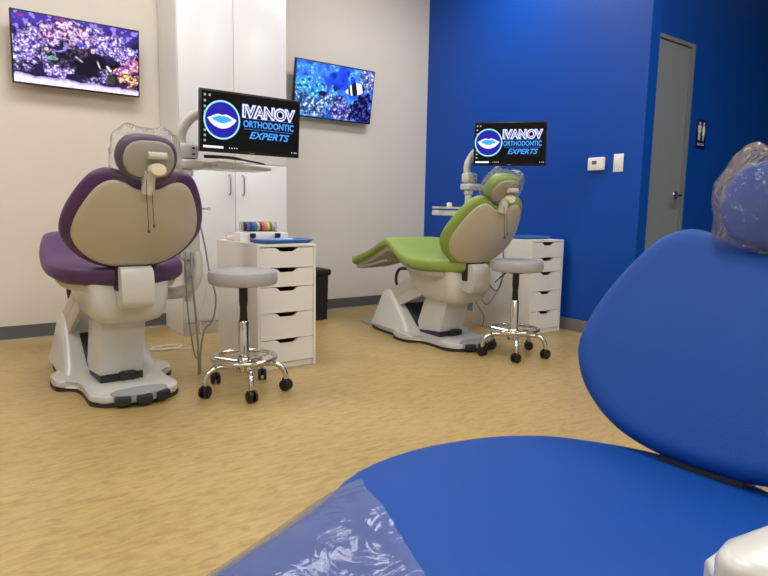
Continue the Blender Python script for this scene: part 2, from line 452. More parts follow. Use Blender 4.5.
# ------------------------------------------------------------------ swivel stools
def stool(x, y, a0, ht, label):
    t = thing('rolling_stool', label, 'stool', (x, y, 0), R(a0), 'grey rolling stools')
    b = B(); rs = .164
    lathe(b, [(0, ht - .072), (rs - .02, ht - .072), (rs - .006, ht - .066), (rs, ht - .052), (rs, ht - .022), (rs - .005, ht - .009), (rs - .018, ht - .002), (rs - .05, ht), (0, ht + .001)], 48)
    obj('seat', b, M_greyv, t)
    b = B(); lathe(b, [(0, ht - .085), (.05, ht - .085), (.05, ht - .0725), (0, ht - .0725)], 20); obj('seat_plate', b, M_black, t)
    b = B(); lathe(b, [(.0, .30), (.024, .30), (.024, .34), (.019, .36), (.017, .42), (.021, .44), (.021, ht - .0855), (0, ht - .0855)], 20); obj('gas_lift', b, M_black, t)
    b = B(); lathe(b, [(0, .10), (.026, .10), (.026, .345), (.022, .35), (0, .35)], 24); obj('column', b, M_chrome, t)
    b = B(); tube(b, [(.152 * math.cos(2 * PI * k / 40), .152 * math.sin(2 * PI * k / 40), .168) for k in range(40)], .0105, 10, closed=True)
    for k in range(5):
        a = 2 * PI * (k + .5) / 5; tube(b, [(.02 * math.cos(a), .02 * math.sin(a), .15), (.15 * math.cos(a), .15 * math.sin(a), .168)], .006, 8, smooth=0)
    obj('foot_ring', b, M_chrome, t)
    b = B(); lathe(b, [(0, .095), (.036, .1), (.04, .12), (.036, .155), (.028, .17), (0, .17)], 24); obj('hub', b, M_chrome, t)
    for k in range(5):
        a = 2 * PI * k / 5; c, s = math.cos(a), math.sin(a)
        b = B(); tube(b, [(r * c, r * s, z) for r, z in ((.02, .128), (.09, .135), (.15, .135), (.185, .115), (.2, .085), (.203, .06))], .013, 10)
        lg = obj('leg', b, M_chrome, t)
        b = B()
        ca = a + 1.1 * math.sin(3.1 * k + a0)
        Mx = Matrix.Translation((.203 * c, .203 * s, .029)) @ Matrix.Rotation(ca, 4, 'Z') @ Matrix.Rotation(PI / 2, 4, 'X')
        for z0 in (-.022, .006):
            lathe(b, [(0, z0), (.024, z0), (.029, z0 + .004), (.029, z0 + .012), (.024, z0 + .016), (0, z0 + .016)], 20, M=Mx)
        Mx2 = Matrix.Translation((.203 * c, .203 * s, .0)) @ Matrix.Rotation(ca, 4, 'Z')
        box(b, -.02, .014, -.007, .007, .026, .064, .004, 2, M=Mx2)
        obj('caster', b, M_black, lg)
stool(1.155, 2.705, -104, .60, 'grey round rolling stool in front of the drawer unit beside the purple chair')
stool(2.868, 2.498, -133, .605, 'grey round rolling stool behind the green chair near the blue wall')

# ------------------------------------------------------------------ screens on the wall
def fbm(x, y, s, o=4, z=0.0):
    return noise.fractal(Vector((x * s, y * s, z)), 1.0, 2.0, o)
def cell(x, y, s, z=0.0):
    d, p = noise.voronoi(Vector((x * s, y * s, z)))
    return d[0], d[1] - d[0], p[0]
def reef1(u, v):
    """purple reef; u to the right, v up, both 0..1"""
    x = u * 1.78
    n = fbm(x, v, 3, 4); n2 = fbm(x + 3, v, 11, 4)
    col = Vector((.015, .008, .05)).lerp(Vector((.07, .04, .42)), max(0, min(1, (v - .5) * 1.6 + n * .7 - max(0, u - .7))))
    if n2 > .25 and v > .5: col = Vector((.3, .22, .75))
    blobs = [(.10, .52, .15, .26, 0), (.22, .72, .10, .14, 0), (.40, .84, .19, .13, 1), (.30, .72, .09, .13, 1), (.56, .74, .13, .19, 1), (.68, .74, .1, .18, 0), (.80, .66, .09, .2, 0), (.33, .28, .13, .14, 0), (.24, .42, .10, .10, 2),
             (.9, .60, .09, .14, 0), (.93, .44, .11, .10, 3), (.86, .34, .09, .07, 3), (.62, .14, .09, .08, 2), (.93, .2, .1, .12, 4), (.48, .48, .08, .07, 2), (.72, .22, .07, .12, 2), (.05, .24, .08, .1, 2), (.46, .66, .1, .08, 1)]
    for cx, cy, rx, ry, k in blobs:
        w = fbm(x + cx * 9, v + cy * 7, 5, 4) * 1.0
        d = ((u - cx) / rx) ** 2 + ((v - cy) / ry) ** 2 + w
        if d < 1:
            c0, c1, pt = cell(x + .02 * n2, v + .03 * n, 30)
            t = max(0, min(1, 1.15 - c0 * 1.5 + .8 * fbm(x, v, 16, 3)))
            lo, mid, hi = [((.05, .03, .20), (.36, .25, .72), (.93, .88, 1)), ((.10, .03, .14), (.62, .36, .80), (1, .93, 1)), ((.02, .015, .06), (.16, .13, .34), (.62, .55, .85)), ((.16, .03, .22), (.75, .25, .65), (1, .75, .9)), ((.08, .03, .05), (.7, .32, .22), (1, .85, .5))][0 if k == 0 else k]
            lo, mid, hi = Vector(lo), Vector(mid), Vector(hi)
            base = lo.lerp(mid, min(1, t * 2)) if t < .5 else mid.lerp(hi, (t - .5) * 2)
            col = base * (.45 + .65 * min(1, (1 - d) * 1.5))
    dd = ((u - .54) / .25) ** 2 + ((v - .40) / .2) ** 2 + n * .9 + n2 * .5
    if dd < .8: col = col * .10 + Vector((.004, .003, .01))
    sand = .13 - .05 * u + .03 * fbm(x, 0, 5, 3)
    if v < sand:
        t = max(0, min(1, (sand - v) / .05)); col = Vector((.30, .15, .62)).lerp(Vector((.90, .84, 1)), t) * (1 if fbm(x, v, 20, 2) > -.2 else .75)
    for cx, cy, rx, ry, a, c in [(.53, .66, .065, .035, -.15, (.10, .14, .95)), (.45, .70, .03, .014, 0, (1, .8, .4)), (.745, .36, .045, .022, -.8, (1, .92, .75)), (.66, .40, .012, .07, .4, (.6, .6, .6)), (.25, .52, .022, .03, 0, (.95, .6, .25)), (.29, .40, .08, .03, .05, (.22, .40, .36)),
                                (.90, .28, .05, .02, 0, (1, .7, .2)), (.96, .40, .03, .03, 0, (1, .45, .1)), (.985, .5, .02, .05, 0, (.9, .1, .1)), (.40, .62, .025, .04, 0, (.3, .3, .5)), (.50, .44, .05, .012, -.6, (.7, .6, .9)), (.07, .94, .04, .012, 0, (.5, .05, .1)), (.38, .97, .08, .01, -.1, (.5, .05, .2)), (.76, .2, .05, .08, 0, (.06, .06, .05)), (.80, .36, .03, .012, .6, (1, .6, .2)), (.87, .14, .05, .05, .2, (.03, .02, .06))]:
        dx, dy = (u - cx) * 1.78, v - cy
        ex = dx * math.cos(a) + dy * math.sin(a); ey = -dx * math.sin(a) + dy * math.cos(a)
        if (ex / (rx * 1.2)) ** 2 + (ey / ry) ** 2 + n2 * .8 < 1: col = Vector(c) * (.8 + .6 * fbm(x, v, 22, 2))
    return col
def reef2(u, v):
    """blue reef"""
    x = u * 1.78
    n = fbm(x + 5, v, 3.2, 4)
    col = Vector((.02, .08, .62)).lerp(Vector((.10, .45, .95)), max(0, min(1, .3 + n * 1.2)))
    c0, c1, pt = cell(x, v, 16)
    if n > .18: col = Vector((.25, .75, 1)).lerp(Vector((.02, .2, .8)), min(1, c0 * 1.6))
    dd = ((u - .6) / .2) ** 2 + ((v - .75) / .22) ** 2 + n
    if dd < .8: col = Vector((.015, .06, .75)) * (1 + fbm(x, v, 9, 3) * .8)
    for cx, cy, rx, ry, k in [(.13, .28, .2, .26, 0), (.30, .14, .14, .14, 0), (.1, .60, .12, .14, 1), (.27, .5, .12, .14, 1), (.55, .32, .14, .16, 2), (.62, .12, .16, .14, 2), (.92, .82, .11, .2, 3), (.88, .2, .16, .34, 4), (.4, .33, .1, .14, 0)]:
        d = ((u - cx) / rx) ** 2 + ((v - cy) / ry) ** 2 + fbm(x + cx * 8, v, 6, 4) * 1.1
        if d < 1:
            c0, c1, pt = cell(x + .03 * n, v, 20); t = max(0, min(1, 1.1 - c0 * 1.5 + .8 * fbm(x, v, 14, 3)))
            A, Z = [(Vector((.02, .10, .35)), Vector((.78, .95, 1))), (Vector((.03, .3, .8)), Vector((.35, .9, 1))), (Vector((.05, .04, .35)), Vector((.55, .6, .98))), (Vector((.1, .15, .6)), Vector((.8, .85, 1))), (Vector((.002, .002, .03)), Vector((.08, .08, .55)))][k]
            col = A.lerp(Z, t * t)
            if k != 4 and fbm(x, v, 12, 2) < -.2: col = col * .25
    dx, dy = (u - .76) * 1.78, v - .62
    a = .25; ex = dx * math.cos(a) + dy * math.sin(a); ey = -dx * math.sin(a) + dy * math.cos(a)
    if (ex / .22) ** 2 + (ey / (.125 - .12 * abs(ex))) ** 2 + fbm(x, v, 8, 3) * .5 < 1:
        col = Vector((.95, .97, 1))
        if abs(ex + .02) < .06 or ex > .17: col = Vector((.01, .01, .03))
        if -.17 < ex < -.12: col = Vector((.03, .03, .08))
    if ((u - .5) / .03) ** 2 + ((v - .58) / .06) ** 2 < 1: col = Vector((.02, .02, .1))
    if ((u - .34) / .05) ** 2 + ((v - .45) / .05) ** 2 < 1: col = Vector((.01, .01, .08))
    return col
def television(loc, w, h, fn, label, strength, tilt):
    t = thing('television', label, 'television', loc)
    Mt = Matrix.Rotation(tilt, 4, 'X')
    b = B(); box(b, -w / 2, w / 2, 0, .03, -h / 2, h / 2, .003, 2, M=Mt); box(b, -w * .35, w * .35, .028, .05, -h * .35, h * .25, .01, 2, M=Mt)
    obj('casing', b, M_tvback, t)
    nx, nz = 300, 168; bz = .009
    me = bpy.data.meshes.new('picture'); V = []; F = []
    for j in range(nz + 1):
        for i in range(nx + 1):
            V.append(Mt @ Vector((-w / 2 + bz + (w - 2 * bz) * i / nx, -.0008, -h / 2 + bz + (h - 2 * bz) * j / nz)))
    for j in range(nz):
        for i in range(nx):
            a = j * (nx + 1) + i; F.append((a, a + 1, a + nx + 2, a + nx + 1))
    me.from_pydata(V, [], F)
    at = me.color_attributes.new('picture', 'FLOAT_COLOR', 'POINT')
    buf = []
    for j in range(nz + 1):
        for i in range(nx + 1):
            c = fn(i / nx, j / nz); buf += [max(0, c[0]), max(0, c[1]), max(0, c[2]), 1]
    at.data.foreach_set('color', buf)
    me.materials.append(vc_emit('screen_picture', strength))
    o = bpy.data.objects.new('screen', me); C.objects.link(o); o.parent = t
    b = B(); box(b, -.09, .09, .045, WY - loc[1], -.1, .08, .004, 2); obj('wall_mount', b, M_dark, t)
    return t
television((.787, 4.44, 1.856), .752, .435, reef1, 'wall-mounted television showing a purple coral reef, left of the tall cupboard', 1.15, R(5))
television((2.735, 4.44, 1.868), .770, .445, reef2, 'wall-mounted television showing a blue coral reef with a striped fish, right of the tall cupboard', 1.15, R(9))

# ------------------------------------------------------------------ monitors
E_black = emit('screen_black', srgb(8, 9, 12), 1)
E_white = emit('screen_white', srgb(225, 232, 250), 1.2)
E_navy = emit('screen_navy', srgb(38, 30, 160), 1.1)
E_mint = emit('screen_mint', srgb(150, 225, 230), 1.1)
E_icon = emit('screen_icon', srgb(165, 175, 180), 1.0)
E_lip = emit('screen_lip_blue', srgb(60, 160, 235), 1.2)
E_sky = emit('screen_letter_blue', srgb(70, 150, 240), 1.15)
E_lav = emit('screen_lavender', srgb(205, 208, 252), 1.25)
E_letterin = emit('screen_letter_inner', srgb(20, 16, 110), 1.0)
def monitor(loc, rz, tilt, w, h, label):
    t = thing('monitor', label, 'monitor', loc, rz)
    t.rotation_euler = (tilt, 0, rz)
    b = B(); box(b, -w / 2, w / 2, 0, .026, -h / 2, h / 2, .003, 2); box(b, -w * .3, w * .3, .024, .045, -h * .3, h * .3, .012, 2)
    obj('casing', b, M_black, t)
    b = B(); box(b, -.014, .014, -.002, .0, -h / 2 + .005, -h / 2 + .009); obj('maker_badge', b, M_steel, t, smooth=False)
    zb = -h / 2 + .016; sw, sh = w - .016, h - .026
    b = B(); box(b, -sw / 2, sw / 2, -.0012, .001, zb, zb + sh); sc = obj('screen', b, E_black, t, smooth=False)
    U = lambda u: -sw / 2 + sw * u
    V = lambda v: zb + sh * v
    def disc(b, cx, cz, r, y, mi, ry=None, pts=48):
        vs = [b.verts.new((cx + r * math.cos(2 * PI * k / pts), y, cz + (ry or r) * math.sin(2 * PI * k / pts))) for k in range(pts)]
        f = b.faces.new(vs); f.material_index = mi
    b = B(); cx, cz, r = U(.195), V(.52), sh * .345
    disc(b, cx, cz, r, -.0020, 0); disc(b, cx, cz, r * .91, -.0023, 1)
    def lip(sc_, y, mi, dy=0):
        top = [(-1, .14), (-.72, .30), (-.45, .47), (-.22, .53), (0, .45), (.22, .53), (.45, .47), (.72, .30), (1, .14)]
        bot = [(.82, -.18), (.55, -.46), (.25, -.62), (0, -.66), (-.25, -.62), (-.55, -.46), (-.82, -.18)]
        P = [(x * .80 * r * sc_[0], (z - .05) * r * .62 * sc_[1] + dy) for x, z in top + bot]
        f = b.faces.new([b.verts.new((cx + x, y, cz + z)) for x, z in P]); f.material_index = mi
    lip((1, 1), -.0026, 2)
    top = [(-.62, .10), (-.3, .30), (-.12, .34), (0, .28), (.12, .34), (.3, .30), (.62, .10)]
    bot = [(.45, -.12), (.34, -.10), (.28, -.24), (.18, -.2), (.1, -.3), (0, -.24), (-.1, -.3), (-.18, -.2), (-.28, -.24), (-.34, -.10), (-.45, -.12)]
    f = b.faces.new([b.verts.new((cx + x * .9 * r, -.0029, cz + (z + .0) * r * .62)) for x, z in top + bot]); f.material_index = 3
    obj('smile_emblem', b, [E_mint, E_navy, E_white, E_lip], sc, smooth=False)
    tx = U(.675)
    b = text_bm('IVANOV', sw * .565, sh * .25, .075); move(b, (tx, -.0020, V(.725))); obj('lettering', b, E_lav, sc, smooth=False)
    b = text_bm('IVANOV', sw * .53, sh * .18, -.012); move(b, (tx, -.0024, V(.725))); obj('lettering', b, E_letterin, sc, smooth=False)
    b = text_bm('ORTHODONTIC', sw * .54, sh * .125, .03); move(b, (tx, -.0020, V(.50))); obj('lettering', b, E_sky, sc, smooth=False)
    b = text_bm('EXPERTS', sw * .43, sh * .13, .022, .35); move(b, (tx + .005, -.0020, V(.30))); obj('lettering', b, E_sky, sc, smooth=False)
    b = B()
    for v in (.60, .405): box(b, tx - sw * .26, tx + sw * .26, -.0022, -.0018, V(v) - .0008, V(v) + .0008)
    obj('underline', b, E_sky, sc, smooth=False)
    for (u, v) in ((.03, .93), (.075, .93), (.03, .83), (.03, .73), (.03, .64), (.03, .32), (.03, .23), (.03, .14)):
        b = B(); box(b, U(u) - .005, U(u) + .005, -.0022, -.0018, V(v) - .005, V(v) + .005)
        obj('desktop_icon', b, E_icon, sc, smooth=False)
    b = B(); box(b, U(.015), U(.21), -.0022, -.0018, V(.015), V(.055)); obj('search_bar', b, E_white, sc, smooth=False)
    for u in (.27, .295, .32, .345, .93, .96, .98):
        b = B(); box(b, U(u) - .002, U(u) + .002, -.0022, -.0018, V(.025), V(.045)); obj('taskbar_icon', b, E_white, sc, smooth=False)
    return t
monitor((1.298, 2.90, 1.309), R(0), R(4), .538, .296, 'black monitor with a lip logo beside the purple chair before the tall cupboard')
monitor((3.265, 2.955, 1.375), R(-48.5), R(2), .505, .305, 'black monitor with a lip logo in front of the blue wall')

# ------------------------------------------------------------------ dental chairs
def dental_chair(name_label, ox, oy, th, h, L, wb, mcol, full=True, shell=None, bh=.5, knee=.06, hr=0.0, hips=1.0, lift=0.0, hdx=0.0):
    t = thing('dental_chair', name_label, 'dental chair', (ox, oy, 0), th)
    cL, sL = math.cos(L), math.sin(L)
    # seat and legrest
    S0 = [(-.225, .562, .03, .03), (-.22, .566, .09, .06), (-.205, .572, .135, .08), (-.175, .579, .185, .10), (-.1, .59, .262, .115), (0, .60, .30, .12), (.12, .608, .31, .115), (.26, .62, .298, .105), (.4, .628, .262, .095), (.5, .624, .235, .09), (.6, .61, .207, .085), (.8, .57, .184, .08), (1.0, .53, .170, .09), (1.06, .514, .160, .09), (1.09, .508, .148, .08), (1.105, .502, .115, .065), (1.12, .496, .05, .035)]
    S = [(y, z + knee * math.exp(-((y - .48) / .26) ** 2) + (knee * .75 if y > .48 else knee * .75 * math.exp(-((y - .48) / .2) ** 2)) * .6, w, tt) for y, z, w, tt in S0]
    S = [(y, z + lift * math.exp(-((y + .15) / .25) ** 2), w * (hips if y < .45 else 1), tt) for y, z, w, tt in S]
    pts = catmull([(y, z, w) for y, z, w, tt in S], 3); ths = catmull([(tt, 0, 0) for *_, tt in S], 3)
    rings = []
    for p, q in zip(pts, ths):
        y, z, w = p.x, p.y + h, p.z; tt = max(q.x, .02); rg = []
        n = 40
        for k in range(n):
            a = 2 * PI * k / n
            ca, sa = math.cos(a), math.sin(a)
            ex = abs(ca) ** .55 * (1 if ca >= 0 else -1); ez = abs(sa) ** .62 * (1 if sa >= 0 else -1)
            dish = -.012 * (1 - (ex) ** 2) * (1 if sa > 0 else 0) * min(1, w / .2)
            rg.append((w * ex, y, z - tt / 2 + ez * tt / 2 + dish))
        rings.append(rg)
    b = B(); rings_mesh(b, rings); seat = obj('seat_cushion', b, mcol, t, angle=60)
    # underside pan
    rings = []
    for p, q in zip(pts, ths):
        y, z, w = p.x, p.y + h - max(q.x, .02) + .012, p.z
        if -.15 < y < 1.08:
            w2 = w - .035
            rings.append([(-w2, y, z), (w2, y, z), (w2 * .93, y, z - .03), (w2 * .5, y, z - .036), (-w2 * .5, y, z - .036), (-w2 * .93, y, z - .03)])
    b = B(); rings_mesh(b, rings)
    for x in (-.12, -.04, .04, .12): box(b, x - .008, x + .008, .62, 1.05, 0, .012, M=Matrix.Translation((0, 0, .575 + h)) @ Matrix.Translation((0, .62, 0)) @ Matrix.Rotation(-.22, 4, 'X') @ Matrix.Translation((0, -.62, -.045)))
    obj('seat_pan', b, M_link, t)
    # backrest
    half = [(0, 0), (.1, .012), (.185, .065), (.258, .18), (.298, .32), (.303, .45), (.286, .62), (.25, .80), (.21, .93), (.16, .995), (.105, .985), (.055, .93), (0, .91)]
    ol = smooth_outline([(u * wb, v * bh) for u, v in half], 5)
    def bend(u, v, n):
        nn = .03 + n + .55 * u * u - .012 * math.sin(v / bh * PI)
        return (u, -.2 - v * sL + nn * cL, .55 + h + v * cL + nn * sL)
    b = B(); pad(b, ol, .062, bend, (0, bh * .47)); bk = obj('backrest_cushion', b, mcol, t, angle=70)
    ol2 = [(u * .875, bh * .465 + (v - bh * .465) * .885) for u, v in ol]
    b = B()
    def bend2(u, v, n): return bend(u, v, n - .030)
    pad(b, ol2, .03, bend2, (0, bh * .47), puff=.9); obj('back_shell', b, shell or M_shell, bk, angle=70)
    # headrest
    hc = bh + .052; tl = R(12)
    hrL = L - tl - R(8) + hr
    ch, sh_ = math.cos(hrL), math.sin(hrL)
    base = Vector((0, -.2 - hc * sL + .055 * cL, .55 + h + hc * cL + .055 * sL))
    HRh = .178
    def hb(u, v, n):
        nn = n + .5 * u * u
        return (u + hdx, base.y - v * sh_ + nn * ch, base.z + v * ch + nn * sh_)
    hol = smooth_outline([(0, -.5 * HRh), (.05, -.49 * HRh), (.096, -.38 * HRh), (.121, -.1 * HRh), (.116, .2 * HRh), (.09, .42 * HRh), (.045, .51 * HRh), (0, .52 * HRh)], 5)
    b = B(); pad(b, hol, .07, hb, (0, 0)); hr = obj('headrest_cushion', b, mcol, t, angle=70)
    b = B(); pad(b, [(u * .83, v * .83) for u, v in hol], .028, lambda u, v, n: hb(u, v, n - .034), (0, 0), puff=.6); obj('headrest_shell', b, M_link, hr, angle=70)
    def hp(u, v, n): return Vector(hb(u, v, n))
    b = B(); tube(b, [hp(-.02, .025, -.068), hp(.055, .025, -.068)], .015, 14, smooth=0); obj('headrest_clamp', b, M_plast, hr)
    b = B(); Mx = Matrix.Translation(hp(.02, -.03, -.075)) @ Matrix.Rotation(PI / 2 + hrL * 0, 4, 'X') @ Matrix.Scale(.72, 4, (0, 1, 0))
    lathe(b, [(0, -.02), (.034, -.02), (.036, -.008), (.036, .008), (.03, .02), (0, .022)], 24, M=Mx); obj('headrest_knob', b, M_ivory, hr)
    # neck bracket through the notch
    b = B(); P0 = Vector(bend(0, bh * .86, -.05)); P1 = Vector(bend(0, bh * .97, -.035)); P2 = hp(0, -.04, -.05)
    tube(b, [P0, P1, P2], .026, 14, sx=1.35); obj('neck_bracket', b, M_plast, t)
    # cords
    for dx in (-.016, .006):
        b = B(); p = Vector(bend(dx, bh * .93, -.072)); e = Vector((dx, p.y - .012, p.z - .15 + dx))
        e.y = min(e.y, Vector(bend(dx, bh * .66, -.075)).y - 0.0)
        tube(b, [hp(dx, -.04, -.07), p, e], .0016, 6); lathe(b, [(0, e.z - .014), (.0045, e.z - .012), (.0045, e.z), (0, e.z + .001)], 8, cx=e.x, cy=e.y)
        obj('headrest_cord', b, M_cable, hr)
    # bracket behind the backrest
    b = B(); prof = []
    z0 = .385 + h
    prof = [(-.10, z0 + .03), (-.235, z0), (-.275, z0 + .012), (-.29, z0 + .05), (-.29, z0 + .12), (-.28, z0 + .165), (-.26, z0 + .185), (-.22, z0 + .18), (-.10, z0 + .12)]
    prof = [(p.x, p.y) for p in catmull([(a, c, 0) for a, c in prof], 3)]
    extrude_profile(b, prof, -.07, .07, .008); obj('back_bracket', b, M_plast, t)
    # housing
    hz = h
    b = B()
    def rr(hw, y0, y1, z, r=.05):
        P = []
        cy = (y0 + y1) / 2; sy = (y1 - y0) / 2
        for (cx, c2, a0) in ((hw - r, sy - r, 0), (-hw + r, sy - r, 90), (-hw + r, -sy + r, 180), (hw - r, -sy + r, 270)):
            for k in range(5):
                a = R(a0 + 90 * k / 4); P.append((cx + r * math.cos(a), cy + c2 + r * math.sin(a), z))
        return P
    rings_mesh(b, [rr(.178, -.165, .34, .55 + hz), rr(.180, -.185, .32, .50 + hz), rr(.174, -.19, .26, .42 + hz), rr(.162, -.185, .2, .35 + hz), rr(.142, -.17, .165, .315 + hz), rr(.10, -.14, .12, .298 + hz, .04)])
    obj('seat_housing', b, M_plast, t)
    # lift column, links, tower
    zc = .335 + h
    b = B(); extrude_profile(b, [(-.02, .085), (.21, .065), (.235, .10), (.13, zc + .03), (-.10, zc + .0)], -.115, .085, .006); obj('lift_column', b, M_plast, t)
    b = B(); box(b, -.113, .083, -.022, .20, .05, .084); box(b, -.03, .05, -.04, -.01, .05, .095, .01, 2); obj('column_gasket', b, M_dark, t, smooth=False)
    for s in (-1, 1):
        for dz in (0, -.080):
            b = B(); x = s * .150
            A = Vector((0, .54, .270 + dz)); D = Vector((0, .14, .445 + h * .9 + dz)); w = Vector((0, .014, .034))
            P = [A - w, A + w, D + w, D - w]
            a = [b.verts.new((x - .014, p.y, p.z)) for p in P]; c = [b.verts.new((x + .014, p.y, p.z)) for p in P]
            b.faces.new(a); b.faces.new(c)
            for i in range(4): b.faces.new((a[i], a[(i + 1) % 4], c[(i + 1) % 4], c[i]))
            bmesh.ops.bevel(b, geom=b.edges[:], offset=.003, segments=2, profile=.5, affect='EDGES')
            obj('lift_link', b, M_link, t)
    b = B(); tp = []
    for (hw, y0, y1, z, r) in ((.225, .20, .70, .045, .04), (.212, .24, .685, .09, .04), (.197, .34, .65, .18, .04), (.186, .44, .61, .27, .04), (.174, .48, .575, .31, .03), (.14, .50, .55, .325, .02)): tp.append(rr(hw, y0, y1, z, r))
    rings_mesh(b, tp)
    # dark block (next part) stands in for the shade in the slot under the links
    obj('tower_cover', b, M_plast, t)
    b = B(); extrude_profile(b, [(.50, .08), (.20, .08), (.24, .15), (.46, .26), (.50, .26)], -.115, .115, .004); obj('link_slot_shade', b, M_dark, t)
    # base plate
    half = [(0, -.27), (.10, -.27), (.15, -.252), (.192, -.20), (.195, -.13), (.19, -.02), (.205, .08), (.258, .115), (.278, .16), (.278, .27), (.256, .315), (.22, .36), (.215, .5), (.20, .66), (.15, .74), (0, .755)]
    ol = smooth_outline(half, 3)
    b = B(); prism(b, ol, .018, .05, .008, 3); obj('base_plate', b, M_plast, t)
    b = B(); prism(b, [(x * 1.012, y * 1.006) for x, y in ol], 0, .0185); obj('base_gasket', b, M_dark, t, smooth=False)
    b = B(); prism(b, [(-.16, .6), (.16, .6), (.16, .86), (.05, 1.02), (-.12, .98), (-.16, .86)], 0, .006); obj('floor_plate', b, M_greyp, t, smooth=False)
    # foot control on the tongue
    fc = [(x, y + .088) for x, y in [(-.125, -.33), (-.09, -.30), (0, -.285), (.09, -.30), (.125, -.33), (.115, -.375), (.07, -.40), (0, -.41), (-.07, -.40), (-.115, -.375)]]
    b = B(); prism(b, fc, .02, .062, .006, 3); f_ = obj('foot_control', b, M_greyp, t)
    for i, (cx, cy, rz) in enumerate(((-.085, -.297, .35), (0, -.317, 0), (.085, -.297, -.35))):
        b = B(); box(b, -.034, .034, -.022, .012, .012, .055, .007, 3, M=Matrix.Translation((cx, cy, 0)) @ Matrix.Rotation(-rz, 4, 'Z')); obj('pedal', b, M_dark, f_)
    # hydraulic hose loop beneath the seat
    b = B(); tube(b, [(.17, .22, .40 + h), (.20, .33, .36 + h), (.205, .40, .28 + h), (.2, .36, .20 + h), (.17, .28, .17 + h)] if full else [(.17, .2, .4 + h), (.2, .3, .3 + h), (.17, .28, .2 + h)], .012, 8); obj('hydraulic_hose', b, M_dark, t)
    b = B(); tube(b, [(-.16, .30, .50 + h), (-.15, .42, .48 + h), (-.14, .47, .40 + h), (-.14, .42, .33 + h), (-.14, .34, .31 + h)], .011, 8); obj('hydraulic_hose', b, M_dark, t)
    b = B(); box(b, -.078, .078, -.235, -.17, .46 + h, .60 + h, .01, 2); obj('hinge', b, M_dark, t)
    return t, hb, bend, hc, bh

def headrest_bag(parent_pose, hb, label, scale=1.06, seed=0, tail=(.0, .0)):
    ox, oy, th = parent_pose
    half = [(0, -.52), (.3, -.525), (.56, -.44), (.66, -.12), (.64, .22), (.52, .47), (.36, .60), (.2, .555), (0, .56)]
    ol = smooth_outline([(u * .198 * scale, v * .195 * scale) for u, v in half], 8)
    b = B(); Mw = Matrix.Translation((ox, oy, 0)) @ Matrix.Rotation(th, 4, 'Z')
    def bd(u, v, n):
        p = Vector(hb(u, v, n * 1.0))
        k = noise.fractal(Vector((u * 14 + seed, v * 14, n * 10)), 1.0, 2.0, 3)
        edge = min(1, (abs(u) / .13) ** 2 + (v / .1) ** 2)
        d = Vector(hb(u * 1.05, v * 1.05, n * 1.2)) - p
        nv = Vector((u * .4, 0, v * .4)) * k * .2
        p = p + nv + Vector((0, k * .005, k * .004))
        return tuple(p)
    pad(b, ol, .105, bd, (0, 0), puff=.15)
    return tag(obj('headrest_cover', b, M_bag, None, loc=(ox, oy, 0), rot=(0, 0, th), angle=25), label, 'plastic cover')

P_p = (.678, 3.050, .035); P_g = (2.782, 2.983, -.049); P_b = (.929, .499, R(90.8))
_, hbp, bendp, hc, bhp = dental_chair('purple and beige dental chair seen from behind at the left', *P_p, .053, .598, .985, M_purple, hr=R(4))
_, hbg, bendg, hcg, bhg = dental_chair('lime green dental chair in front of the blue wall', *P_g, -.010, .546, 1.0, M_green, hr=R(22), knee=.068, lift=.03)
chair_b, hbb, bendb, hcb, bhb = dental_chair('large blue upholstered dental chair in the foreground', *P_b, -.138, .487, .985, M_blue, bh=.485, knee=0.0, hips=1.1, hr=R(5), lift=-.012, hdx=-.03)
headrest_bag(P_p, hbp, 'clear crinkled plastic cover over the purple headrest', seed=1)
headrest_bag(P_g, hbg, 'clear crinkled plastic cover over the lime green headrest', seed=5)
headrest_bag(P_b, hbb, 'clear crinkled plastic cover over the blue headrest', seed=9)

